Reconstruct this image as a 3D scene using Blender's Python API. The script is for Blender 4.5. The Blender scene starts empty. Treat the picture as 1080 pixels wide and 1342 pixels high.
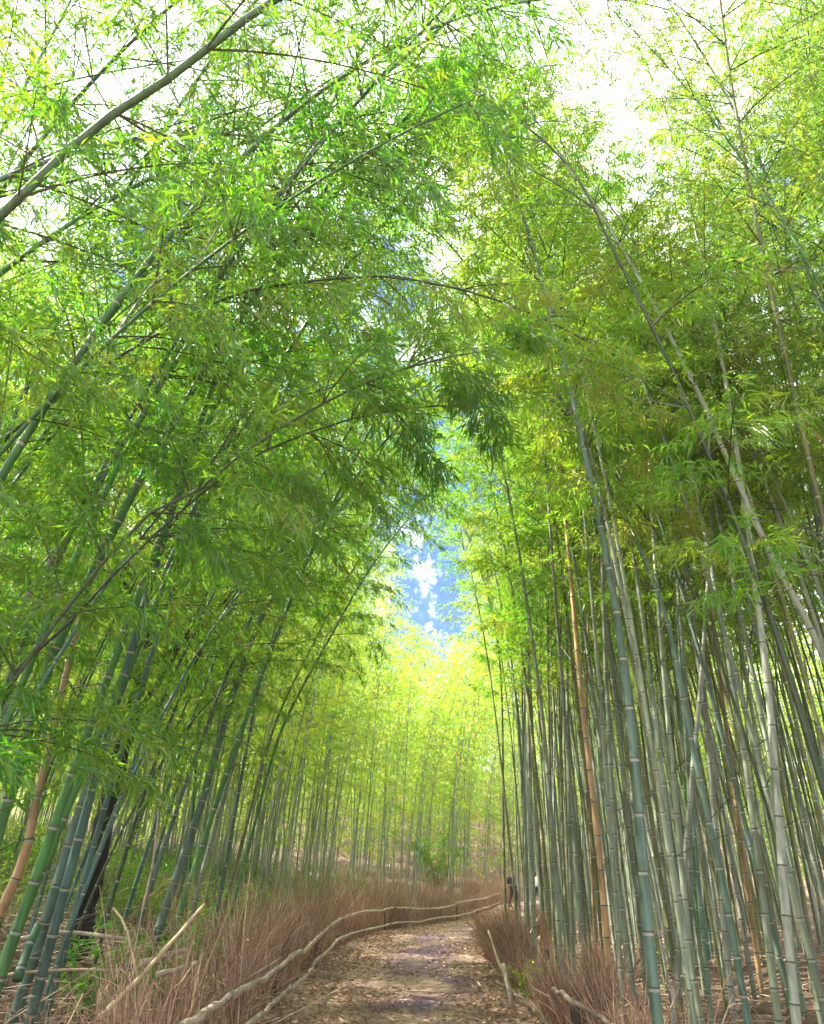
import bpy, math, random
import numpy as np
from mathutils import Vector

rng = np.random.default_rng(11)
R = math.radians
scene = bpy.context.scene
COL = scene.collection

# ------------------------------------------------------------------ camera
EYE = 1.55
PITCH = R(25.36)
F = 1000.0
cam_d = bpy.data.cameras.new('camera')
cam_d.sensor_fit = 'VERTICAL'
cam_d.angle_y = 2 * math.atan(671 / F)
cam_d.clip_start = 0.05
cam_d.clip_end = 3000
cam = bpy.data.objects.new('camera', cam_d)
COL.objects.link(cam)
cam.location = (0, 0, EYE)
cam.rotation_euler = (math.pi / 2 + PITCH, 0, 0)
scene.camera = cam
CP, SP = math.cos(PITCH), math.sin(PITCH)


def at_y(px, py, Y):
    """world point seen at photo pixel (px,py) lying on the vertical plane y=Y"""
    u, v = (px - 540) / F, (671 - py) / F
    D = Y / (CP - v * SP)
    return np.array([u * D, Y, EYE + D * (SP + v * CP)])


def in_view(p, m=0.0):
    d = p[1] * CP + (p[2] - EYE) * SP
    if d < 0.3:
        return False
    u = p[0] / d
    v = (-p[1] * SP + (p[2] - EYE) * CP) / d
    return abs(u) < 0.54 + m and abs(v) < 0.671 + m


# ------------------------------------------------------------------ materials
def new_mat(name):
    m = bpy.data.materials.new(name)
    m.use_nodes = True
    nt = m.node_tree
    nt.nodes.clear()
    out = nt.nodes.new('ShaderNodeOutputMaterial')
    return m, nt, out


def N(nt, t, **kw):
    n = nt.nodes.new(t)
    for k, v in kw.items():
        if k in n.inputs:
            n.inputs[k].default_value = v
        else:
            setattr(n, k, v)
    return n


def ramp(nt, stops, interp='LINEAR'):
    n = nt.nodes.new('ShaderNodeValToRGB')
    cr = n.color_ramp
    cr.interpolation = interp
    while len(cr.elements) > len(stops):
        cr.elements.remove(cr.elements[-1])
    while len(cr.elements) < len(stops):
        cr.elements.new(1.0)
    for e, (p, c) in zip(cr.elements, stops):
        e.position = p
        e.color = (*c, 1)
    return n


def leaf_mat(name, refl, trans, tw=0.5):
    """refl / trans: colour stops over the random value of each leaf"""
    m, nt, out = new_mat(name)
    L = nt.links.new
    geo = N(nt, 'ShaderNodeNewGeometry')
    oi = N(nt, 'ShaderNodeObjectInfo')
    add = N(nt, 'ShaderNodeMath', operation='MULTIPLY_ADD')
    L(oi.outputs['Random'], add.inputs[0])
    add.inputs[1].default_value = 0.22
    mul = N(nt, 'ShaderNodeMath', operation='MULTIPLY_ADD')
    L(geo.outputs['Random Per Island'], mul.inputs[0])
    mul.inputs[1].default_value = 0.45
    nz = N(nt, 'ShaderNodeTexNoise', Scale=0.9, Detail=2.0)
    L(geo.outputs['Position'], nz.inputs['Vector'])
    mr = N(nt, 'ShaderNodeMapRange')
    mr.inputs['From Min'].default_value = 0.3
    mr.inputs['From Max'].default_value = 0.7
    mr.inputs['To Min'].default_value = -0.10
    mr.inputs['To Max'].default_value = 0.38
    L(nz.outputs['Fac'], mr.inputs['Value'])
    L(mr.outputs[0], mul.inputs[2])
    L(mul.outputs[0], add.inputs[2])
    r1, r2 = ramp(nt, refl), ramp(nt, trans)
    L(add.outputs[0], r1.inputs[0])
    L(add.outputs[0], r2.inputs[0])
    d = N(nt, 'ShaderNodeBsdfDiffuse')
    t = N(nt, 'ShaderNodeBsdfTranslucent')
    g = N(nt, 'ShaderNodeBsdfGlossy', Roughness=0.42)
    g.inputs['Color'].default_value = (0.8, 0.8, 0.8, 1)
    L(r1.outputs[0], d.inputs[0])
    L(r2.outputs[0], t.inputs[0])
    mx = N(nt, 'ShaderNodeMixShader')
    mx.inputs[0].default_value = tw
    L(d.outputs[0], mx.inputs[1])
    L(t.outputs[0], mx.inputs[2])
    m2 = N(nt, 'ShaderNodeMixShader')
    m2.inputs[0].default_value = 0.05
    L(mx.outputs[0], m2.inputs[1])
    L(g.outputs[0], m2.inputs[2])
    L(m2.outputs[0], out.inputs[0])
    return m


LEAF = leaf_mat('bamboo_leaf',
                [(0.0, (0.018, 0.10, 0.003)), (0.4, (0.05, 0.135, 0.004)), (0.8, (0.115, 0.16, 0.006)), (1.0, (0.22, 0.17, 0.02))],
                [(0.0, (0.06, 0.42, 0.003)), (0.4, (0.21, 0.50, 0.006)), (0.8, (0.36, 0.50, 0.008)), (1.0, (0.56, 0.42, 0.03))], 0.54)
LEAF_SUNNY = leaf_mat('sunlit_leaf',  # yellower, brighter copy of the bamboo leaf, sunlight painted into its colours
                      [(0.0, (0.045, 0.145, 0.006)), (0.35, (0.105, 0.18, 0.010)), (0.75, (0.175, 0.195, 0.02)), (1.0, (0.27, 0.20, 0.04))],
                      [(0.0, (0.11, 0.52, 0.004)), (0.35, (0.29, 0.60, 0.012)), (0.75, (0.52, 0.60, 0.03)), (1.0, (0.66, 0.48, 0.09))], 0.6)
LEAF_YOUNG = leaf_mat('fresh_leaf',
                      [(0.0, (0.03, 0.15, 0.012)), (1.0, (0.10, 0.22, 0.015))],
                      [(0.0, (0.10, 0.50, 0.02)), (1.0, (0.30, 0.62, 0.03))], 0.5)
LEAF_DRY = leaf_mat('dry_leaf',
                    [(0.0, (0.13, 0.07, 0.045)), (0.4, (0.33, 0.20, 0.13)), (0.75, (0.48, 0.33, 0.21)), (1.0, (0.62, 0.48, 0.32))],
                    [(0.0, (0.2, 0.12, 0.05)), (1.0, (0.45, 0.33, 0.16))], 0.15)


def culm_mat():
    m, nt, out = new_mat('culm_skin')
    L = nt.links.new
    oi = N(nt, 'ShaderNodeObjectInfo')
    tc = N(nt, 'ShaderNodeTexCoord')
    mp = N(nt, 'ShaderNodeMapping')
    mp.inputs['Scale'].default_value = (30, 30, 0.8)
    L(tc.outputs['Object'], mp.inputs[0])
    n1 = N(nt, 'ShaderNodeTexNoise', Scale=1.0, Detail=3.0)
    L(mp.outputs[0], n1.inputs['Vector'])
    n2 = N(nt, 'ShaderNodeTexNoise', Scale=1.7, Detail=5.0, Roughness=0.65)
    L(tc.outputs['Object'], n2.inputs['Vector'])
    r1 = ramp(nt, [(0.3, (0.5, 0.5, 0.48)), (0.7, (1.35, 1.35, 1.25))])
    L(n1.outputs['Fac'], r1.inputs[0])
    mul = N(nt, 'ShaderNodeMix', data_type='RGBA', blend_type='MULTIPLY')
    mul.inputs['Factor'].default_value = 1
    L(oi.outputs['Color'], mul.inputs['A'])
    L(r1.outputs[0], mul.inputs['B'])
    # pale waxy bloom in patches
    r2 = ramp(nt, [(0.45, (0, 0, 0)), (0.72, (0.6, 0.6, 0.6))])
    L(n2.outputs['Fac'], r2.inputs[0])
    mx = N(nt, 'ShaderNodeMix', data_type='RGBA')
    L(r2.outputs[0], mx.inputs['Factor'])
    L(mul.outputs['Result'], mx.inputs['A'])
    wax = N(nt, 'ShaderNodeMix', data_type='RGBA', blend_type='MULTIPLY')
    wax.inputs['Factor'].default_value = 1
    L(oi.outputs['Color'], wax.inputs['A'])
    wax.inputs['B'].default_value = (2.1, 1.9, 2.2, 1)
    L(wax.outputs['Result'], mx.inputs['B'])
    # brown stains and lichen
    n3 = N(nt, 'ShaderNodeTexNoise', Scale=5.0, Detail=8.0, Roughness=0.75)
    mp3 = N(nt, 'ShaderNodeMapping')
    mp3.inputs['Scale'].default_value = (3, 3, 0.7)
    L(tc.outputs['Object'], mp3.inputs[0])
    L(mp3.outputs[0], n3.inputs['Vector'])
    r3 = ramp(nt, [(0.52, (0, 0, 0)), (0.70, (0.55, 0.55, 0.55))])
    L(n3.outputs['Fac'], r3.inputs[0])
    mx3 = N(nt, 'ShaderNodeMix', data_type='RGBA')
    L(r3.outputs[0], mx3.inputs['Factor'])
    L(mx.outputs['Result'], mx3.inputs['A'])
    mx3.inputs['B'].default_value = (0.085, 0.072, 0.042, 1)
    b = N(nt, 'ShaderNodeBsdfPrincipled', Roughness=0.6)
    L(mx3.outputs['Result'], b.inputs['Base Color'])
    L(b.outputs[0], out.inputs[0])
    return m


def plain_mat(name, c1, c2, scale=8.0, rough=0.8, stretch=(1, 1, 1), bump=0.0, coord='Object'):
    m, nt, out = new_mat(name)
    L = nt.links.new
    tc = N(nt, 'ShaderNodeTexCoord')
    mp = N(nt, 'ShaderNodeMapping')
    mp.inputs['Scale'].default_value = stretch
    L(tc.outputs[coord], mp.inputs[0])
    n1 = N(nt, 'ShaderNodeTexNoise', Scale=scale, Detail=6.0, Roughness=0.6)
    L(mp.outputs[0], n1.inputs['Vector'])
    r1 = ramp(nt, [(0.3, c1), (0.7, c2)])
    L(n1.outputs['Fac'], r1.inputs[0])
    b = N(nt, 'ShaderNodeBsdfPrincipled', Roughness=rough)
    L(r1.outputs[0], b.inputs['Base Color'])
    if bump:
        bp = N(nt, 'ShaderNodeBump', Strength=bump, Distance=0.02)
        L(n1.outputs['Fac'], bp.inputs['Height'])
        L(bp.outputs[0], b.inputs['Normal'])
    L(b.outputs[0], out.inputs[0])
    return m


def strand_mat(name, stops):
    m, nt, out = new_mat(name)
    geo = N(nt, 'ShaderNodeNewGeometry')
    r = ramp(nt, stops)
    nt.links.new(geo.outputs['Random Per Island'], r.inputs[0])
    b = N(nt, 'ShaderNodeBsdfPrincipled', Roughness=0.8)
    nt.links.new(r.outputs[0], b.inputs['Base Color'])
    nt.links.new(b.outputs[0], out.inputs[0])
    return m


CULM = culm_mat()
BAND = plain_mat('culm_node_bloom', (0.18, 0.21, 0.16), (0.31, 0.33, 0.26), 20, 0.7)
NODE = plain_mat('culm_node_scar', (0.035, 0.04, 0.025), (0.09, 0.085, 0.05), 20, 0.7)
BRANCH = plain_mat('branch_skin', (0.028, 0.042, 0.012), (0.075, 0.075, 0.025), 3, 0.55)
BRUSH = strand_mat('brushwood', [(0.0, (0.12, 0.060, 0.036)), (0.45, (0.28, 0.155, 0.092)), (0.8, (0.46, 0.285, 0.175)), (1.0, (0.64, 0.50, 0.33))])
TWIG = strand_mat('dead_twig', [(0.0, (0.12, 0.075, 0.045)), (0.5, (0.27, 0.19, 0.12)), (1.0, (0.50, 0.40, 0.27))])
RAIL = plain_mat('weathered_rail', (0.22, 0.165, 0.115), (0.52, 0.43, 0.33), 14, 0.85, (1, .35, 1), 0.8)
RAIL_DARK = plain_mat('dark_rail', (0.09, 0.06, 0.04), (0.30, 0.22, 0.155), 14, 0.85, (1, .35, 1), 0.8)  # same grain as the pale rail, in darker browns
POST = plain_mat('dark_post', (0.02, 0.014, 0.01), (0.06, 0.042, 0.03), 9, 0.9, (1, 1, .2), 0.4)
BARK = plain_mat('dark_bark', (0.008, 0.006, 0.005), (0.035, 0.026, 0.02), 14, 0.9, (1, 1, .25), 0.6)
POLE = plain_mat('dead_pole', (0.30, 0.20, 0.11), (0.52, 0.40, 0.25), 6, 0.7)
SHEATH = plain_mat('culm_sheath', (0.20, 0.11, 0.05), (0.34, 0.20, 0.10), 18, 0.8, (1, 1, .3))


# ------------------------------------------------------------------ mesh accumulation
class Acc:
    """collects vertices, triangles and quads with material slots"""

    def __init__(self):
        self.v, self.t, self.q, self.tm, self.qm, self.n = [], [], [], [], [], 0

    def add(self, v, tris=None, quads=None, mat=0, qmat=None):
        v = np.asarray(v, float).reshape(-1, 3)
        if tris is not None and len(tris):
            tris = np.asarray(tris, np.int64) + self.n
            self.t.append(tris)
            self.tm.append(np.full(len(tris), mat))
        if quads is not None and len(quads):
            quads = np.asarray(quads, np.int64) + self.n
            self.q.append(quads)
            self.qm.append(np.full(len(quads), mat) if qmat is None else np.asarray(qmat))
        self.v.append(v)
        self.n += len(v)

    def arrays(self):
        v = np.concatenate(self.v) if self.v else np.zeros((0, 3))
        t = np.concatenate(self.t) if self.t else np.zeros((0, 3), np.int64)
        q = np.concatenate(self.q) if self.q else np.zeros((0, 4), np.int64)
        tm = np.concatenate(self.tm) if self.tm else np.zeros(0, np.int64)
        qm = np.concatenate(self.qm) if self.qm else np.zeros(0, np.int64)
        return v, t, q, tm, qm

    def mesh(self, name, mats, smooth=False):
        v, t, q, tm, qm = self.arrays()
        me = bpy.data.meshes.new(name)
        me.vertices.add(len(v))
        me.vertices.foreach_set('co', v.astype(np.float32).ravel())
        nl = 3 * len(t) + 4 * len(q)
        me.loops.add(nl)
        me.loops.foreach_set('vertex_index', np.concatenate([t.ravel(), q.ravel()]).astype(np.int32))
        me.polygons.add(len(t) + len(q))
        st = np.concatenate([np.arange(len(t)) * 3, 3 * len(t) + np.arange(len(q)) * 4]).astype(np.int32)
        me.polygons.foreach_set('loop_start', st)
        me.polygons.foreach_set('material_index', np.concatenate([tm, qm]).astype(np.int32))
        for m in mats:
            me.materials.append(m)
        me.polygons.foreach_set('use_smooth', np.full(len(t) + len(q), smooth))
        me.update(calc_edges=True)
        return me

    def obj(self, name, mats, parent=None, smooth=False):
        o = bpy.data.objects.new(name, self.mesh(name, mats, smooth))
        COL.objects.link(o)
        if parent is not None:
            o.parent = parent
        return o


def nrm(a):
    a = np.asarray(a, float)
    return a / np.maximum(np.linalg.norm(a, axis=-1, keepdims=True), 1e-9)


def tube(acc, pts, rad, sides=6, mat=0, ringmat=None, caps=True):
    """tapered tube along a polyline; ringmat gives a slot per segment"""
    pts = np.asarray(pts, float)
    n = len(pts)
    rad = np.broadcast_to(np.asarray(rad, float), (n,))
    tan = nrm(np.gradient(pts, axis=0))
    ref = np.array([0.31, 0.93, 0.17]) if abs(tan[:, 1]).mean() < 0.8 else np.array([1.0, 0.1, 0.2])
    a = nrm(np.cross(tan, ref))
    b = np.cross(tan, a)
    th = np.arange(sides) * 2 * math.pi / sides
    ring = (a[:, None, :] * np.cos(th)[None, :, None] + b[:, None, :] * np.sin(th)[None, :, None]) * rad[:, None, None]
    v = (pts[:, None, :] + ring).reshape(-1, 3)
    i, j = np.meshgrid(np.arange(n - 1), np.arange(sides), indexing='ij')
    k = (j + 1) % sides
    q = np.stack([i * sides + j, i * sides + k, (i + 1) * sides + k, (i + 1) * sides + j], -1).reshape(-1, 4)
    qm = None
    if ringmat is not None:
        qm = np.repeat(np.asarray(ringmat), sides)
    tris = None
    if caps:
        v = np.concatenate([v, pts[:1], pts[-1:]])
        c0, c1 = n * sides, n * sides + 1
        jj = np.arange(sides)
        kk = (jj + 1) % sides
        tris = np.concatenate([np.stack([np.full(sides, c0), kk, jj], -1),
                               np.stack([np.full(sides, c1), (n - 1) * sides + jj, (n - 1) * sides + kk], -1)])
    acc.add(v, tris, q, mat, qm)


def strands(acc, P, rad, mat=0):
    """many 3-sided tapered strands at once. P (n,m,3), rad (n,m)"""
    n, m, _ = P.shape
    tan = nrm(P[:, -1] - P[:, 0])
    ref = np.where(np.abs(tan[:, 2:3]) > 0.8, np.array([[1.0, 0.2, 0]]), np.array([[0, 0, 1.0]]))
    a = nrm(np.cross(tan, ref))
    b = np.cross(tan, a)
    th = np.arange(3) * 2 * math.pi / 3
    ring = a[:, None, :] * np.cos(th)[None, :, None] + b[:, None, :] * np.sin(th)[None, :, None]
    v = (P[:, :, None, :] + ring[:, None] * rad[:, :, None, None]).reshape(-1, 3)
    base = np.arange(n)[:, None, None] * m * 3
    i = np.arange(m - 1)[None, :, None]
    j = np.arange(3)[None, None, :]
    k = (j + 1) % 3
    q = np.stack([base + i * 3 + j, base + i * 3 + k, base + (i + 1) * 3 + k, base + (i + 1) * 3 + j], -1).reshape(-1, 4)
    acc.add(v, None, q, mat)


def leaves(acc, P, D, length, width, rg, mat=0, fold=0.35, curl=0.22, up=(0, 0, 1)):
    """leaf blades: two folded triangles each, starting at P and pointing along D"""
    n = len(P)
    D = nrm(D)
    upv = nrm(np.asarray(up, float)[None] + rg.normal(0, 0.55, (n, 3)))
    S = nrm(np.cross(D, upv))
    U = np.cross(S, D)
    ln = (length * rg.choice([.6, .85, 1.0, 1.3], n) * rg.uniform(0.8, 1.2, n))[:, None]
    w = (width * rg.uniform(0.8, 1.2, n))[:, None]
    mid = P + D * ln * 0.36
    tip = P + D * ln - np.array([[0, 0, 1.0]]) * ln * curl * rg.uniform(0.2, 1.4, (n, 1))
    l = mid + S * w + U * w * fold
    r = mid - S * w + U * w * fold
    v = np.stack([P, l, tip, r], 1).reshape(-1, 3)
    b = np.arange(n)[:, None] * 4
    t = np.concatenate([b + np.array([[0, 2, 1]]), b + np.array([[0, 3, 2]])])
    acc.add(v, t, None, mat)


# ------------------------------------------------------------------ bamboo
class Curve:
    def __init__(self, pts):
        pts = np.asarray(pts, float)
        # smooth the control polyline with Catmull-Rom
        if len(pts) > 2:
            P = np.concatenate([[2 * pts[0] - pts[1]], pts, [2 * pts[-1] - pts[-2]]])
            out = []
            for i in range(1, len(P) - 2):
                for t in np.linspace(0, 1, 12, endpoint=False):
                    p0, p1, p2, p3 = P[i - 1:i + 3]
                    out.append(0.5 * (2 * p1 + (p2 - p0) * t + (2 * p0 - 5 * p1 + 4 * p2 - p3) * t * t + (3 * p1 - p0 - 3 * p2 + p3) * t ** 3))
            out.append(pts[-1])
            pts = np.array(out)
        self.p = pts
        self.s = np.concatenate([[0], np.cumsum(np.linalg.norm(np.diff(pts, axis=0), axis=1))])
        self.L = self.s[-1]

    def __call__(self, s):
        return np.stack([np.interp(s, self.s, self.p[:, k]) for k in range(3)], -1)

    def tan(self, s):
        return nrm(self(np.minimum(s + 0.05, self.L)) - self(np.maximum(s - 0.05, 0)))


def arch(L, th0, th1, az=0.0, power=2.0, wob=0.05, rg=rng):
    s = np.linspace(0, L, 24)
    th = th0 + (th1 - th0) * (s / L) ** power
    ds = L / 23
    ph = rg.uniform(0, 6.28)
    az = az + wob * np.sin(s * 0.6 + ph)
    d = np.stack([np.sin(th) * np.cos(az), np.sin(th) * np.sin(az), np.cos(th)], -1)
    return Curve(np.concatenate([[np.zeros(3)], np.cumsum(d[:-1] * ds, axis=0)]))


def build_culm(acc, c, r0, r1, sides=10, bands=True):
    s, rr, mm = [0.0], [r0 * 1.05], []
    x = 0.10
    gap = 0.16
    nodes = []
    f = lambda u: r1 + (r0 - r1) * (1 - u / c.L) ** 0.85
    while x < c.L - 0.05:
        nodes.append(x)
        r = f(x)
        if bands:
            s += [x - min(0.028, gap * .2), x - 0.010, x, x + 0.012]
            rr += [r, r * 1.03, r * 1.14, r * 0.99]
            mm += [0, 1, 2, 0]
        else:
            s += [x]
            rr += [r]
            mm += [0]
        gap = min(gap * 1.14, 0.36 if x < c.L * .6 else 0.30)
        x += gap
    s.append(c.L)
    rr.append(r1)
    mm.append(0)
    s = np.array(s)
    tube(acc, c(s), rr, sides, ringmat=mm)
    return np.array(nodes)


def build_crown(wood, leaf, c, nodes, rg, start=0.35, blen=1.5, nsub=8, fan=4, leaf_len=0.115, leaf_w=0.0095,
                twigs=4, skip=0.1, droop=0.25, fine=True, low=0.5):
    """branches in pairs at each node, side twigs along them, drooping fans of leaves"""
    LP, LD = [], []
    brP, brR, twP, twR = [], [], [], []
    az = rg.uniform(0, 6.28)
    for s in nodes:
        u = s / c.L
        if .16 < u < start and rg.random() < .22:
            # a bare dead branch below the crown
            a = rg.uniform(0, 6.28)
            tg = c.tan(s)
            d = nrm(np.array([math.cos(a), math.sin(a), 0]) * .9 + tg * rg.uniform(.3, .8))
            lb = rg.uniform(.5, 1.5) * min(1, blen)
            t = np.linspace(0, 1, 6)[:, None]
            brP.append(c(s) + d * lb * t + np.array([0, 0, -.15]) * lb * t ** 2)
            brR.append(np.linspace(.0055, .0018, 6))
        if u < start or rg.random() < skip:
            continue
        az += math.pi + rg.normal(0, 0.5)
        p0, tg = c(s), c.tan(s)
        e1 = nrm(np.cross(tg, [0.3, 0.2, 1.0]))
        e2 = np.cross(tg, e1)
        prof = min(1.0, low + (u - start) * 3.0) * (1.0 - 0.72 * max(0, (u - 0.55) / 0.45) ** 1.5)
        for k in (-1, 1):
            a = az + k * 0.45
            rad = e1 * math.cos(a) + e2 * math.sin(a)
            Lb = blen * prof * rg.uniform(0.6, 1.2) * (1.0 if k > 0 else 0.75)
            ang = rg.uniform(0.75, 1.15)
            d0 = nrm(tg * math.cos(ang) + rad * math.sin(ang))
            t = np.linspace(0, 1, 6)[:, None]
            bp = p0 + d0 * Lb * t + np.array([0, 0, -1.0]) * droop * Lb * t ** 2
            brP.append(bp)
            brR.append(np.linspace(0.0075, 0.0025, 6) * (0.55 + 0.45 * Lb))
            btan = nrm(np.gradient(bp, axis=0))
            ns = max(3, int(round(nsub * (0.4 + 0.6 * Lb / blen))))
            ts = np.linspace(0.16, 1.0, ns)
            for i, tt in enumerate(ts):
                q = np.array([np.interp(tt, t[:, 0], bp[:, j]) for j in range(3)])
                bt = nrm(np.array([np.interp(tt, t[:, 0], btan[:, j]) for j in range(3)]))
                sd = nrm(np.cross(bt, [0, 0, 1.0]))
                sgn = 1 if i % 2 else -1
                d = nrm(bt * rg.uniform(0.5, 1.0) + sd * sgn * (0.0 if i == ns - 1 else rg.uniform(0.5, 1.0)) + np.array([0, 0, rg.normal(-0.05, 0.25)]))
                Ls = (0.14 + 0.30 * Lb * (1.05 - tt)) * rg.uniform(0.7, 1.3)
                w = np.linspace(0, 1, 3)[:, None]
                sp = q + d * Ls * w + np.array([0, 0, -0.22]) * Ls * w ** 2
                if fine:
                    twP.append(sp)
                    twR.append([0.0022, 0.0017, 0.0009])
                uu = np.linspace(0.3, 1.0, twigs)
                for x in uu:
                    c0 = q + d * Ls * x + np.array([0, 0, -0.22]) * Ls * x * x
                    LP.append(np.repeat(c0[None], fan, 0))
                    LD.append(d[None] * 0.75 + rg.normal(0, 0.62, (fan, 3)) + np.array([[0, 0, -0.55]]))
    if not LP:
        return
    LP = np.concatenate(LP)
    LD = np.concatenate(LD)
    LP = LP + rg.normal(0, 0.02, LP.shape)
    leaves(leaf, LP, LD, leaf_len, leaf_w, rg)
    strands(wood, np.array(brP), np.array(brR), 1)
    if fine and twP:
        strands(wood, np.array(twP), np.array(twR), 1)


def tag(o, label=None, cat=None, group=None, kind=None):
    if label:
        o['label'] = label
    if cat:
        o['category'] = cat
    if group:
        o['group'] = group
    if kind:
        o['kind'] = kind
    return o


def empty(name, loc, rz=0.0, **kw):
    o = bpy.data.objects.new(name, None)
    COL.objects.link(o)
    o.empty_display_size = 0.2
    o.location = loc
    o.rotation_euler = (0, 0, rz)
    return tag(o, **kw)


# ------------------------------------------------------------------ ground
YL = [-60, 18, 21, 26, 28.8, 33.4, 40, 47, 54, 62, 75, 90, 120]
XL = [-1.66, -1.66, -1.62, -.72, .8, 2.4, 3.6, 4.9, 8.0, 14, 26, 40, 70]
YR = [-60, 17, 22, 26, 30, 36, 44, 50, 58, 75, 90, 120]
XR = [1.5, 1.5, 2.2, 3.7, 4.9, 6.2, 7.8, 11.5, 19, 36, 52, 84]


def xl(y):
    return np.interp(y, YL, XL)


def xr(y):
    return np.interp(y, YR, XR)


def ground_z(x, y):
    x, y = np.asarray(x, float), np.asarray(y, float)
    dl = np.maximum(0, xl(y) - x - 1.0)
    dr = np.maximum(0, x - xr(y) - 1.0)
    z = 15.0 * (1 - np.exp(-np.minimum(dl, 60) * 0.30 / 15.0)) * np.clip(1.25 - y / 70, 0.25, 1) + 6.0 * (1 - np.exp(-np.minimum(dr, 60) * 0.07 / 6.0)) * np.clip(1.6 - y / 40, 0.0, 1)
    far = np.maximum(0, y - 55)
    z = z + 13 * (1 - np.exp(-np.maximum(0, y - 66) * 0.025)) + 0.05 * np.minimum(far, 60) * np.clip((dl + 2) / 6, 0, 1)
    off = np.clip((dl + dr) / 1.5, 0, 1)
    z = z + off * (0.10 * np.sin(x * 1.3 + 0.7 * y) * np.cos(0.9 * y - 0.4 * x) + 0.05 * np.sin(3.1 * x - 2.2 * y))
    return z


def make_ground():
    gx = np.concatenate([np.linspace(-600, -40, 12), np.linspace(-38, -8, 40), np.linspace(-7.6, 7.6, 60), np.linspace(8, 38, 40), np.linspace(40, 600, 12)])
    gy = np.concatenate([np.linspace(-600, -40, 10), np.linspace(-38, -4, 20), np.linspace(-3, 40, 110), np.linspace(41, 110, 50), np.linspace(120, 800, 12)])
    X, Y = np.meshgrid(gx, gy, indexing='ij')
    Z = ground_z(X, Y)
    v = np.stack([X, Y, Z], -1).reshape(-1, 3)
    i, j = np.meshgrid(np.arange(len(gx) - 1), np.arange(len(gy) - 1), indexing='ij')
    n = len(gy)
    q = np.stack([i * n + j, (i + 1) * n + j, (i + 1) * n + j + 1, i * n + j + 1], -1).reshape(-1, 4)
    m, nt, out = new_mat('forest_soil')
    L = nt.links.new
    tc = N(nt, 'ShaderNodeTexCoord')
    n1 = N(nt, 'ShaderNodeTexNoise', Scale=1.6, Detail=8.0, Roughness=0.7)
    L(tc.outputs['Object'], n1.inputs['Vector'])
    n2 = N(nt, 'ShaderNodeTexNoise', Scale=22.0, Detail=6.0, Roughness=0.7)
    L(tc.outputs['Object'], n2.inputs['Vector'])
    r1 = ramp(nt, [(0.32, (0.06, 0.035, 0.022)), (0.52, (0.14, 0.085, 0.052)), (0.7, (0.25, 0.17, 0.105))])
    L(n2.outputs['Fac'], r1.inputs[0])
    r2 = ramp(nt, [(0.35, (0.55, 0.5, 0.45)), (0.65, (1.1, 1.05, 1.0))])
    L(n1.outputs['Fac'], r2.inputs[0])
    mul = N(nt, 'ShaderNodeMix', data_type='RGBA', blend_type='MULTIPLY')
    mul.inputs['Factor'].default_value = 1
    L(r1.outputs[0], mul.inputs['A'])
    L(r2.outputs[0], mul.inputs['B'])
    b = N(nt, 'ShaderNodeBsdfPrincipled', Roughness=0.95)
    L(mul.outputs['Result'], b.inputs['Base Color'])
    bp = N(nt, 'ShaderNodeBump', Strength=0.7, Distance=0.05)
    L(n2.outputs['Fac'], bp.inputs['Height'])
    L(bp.outputs[0], b.inputs['Normal'])
    L(b.outputs[0], out.inputs[0])
    a = Acc()
    a.add(v, None, q)
    tag(a.obj('ground', [m], smooth=True), kind='structure')


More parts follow.
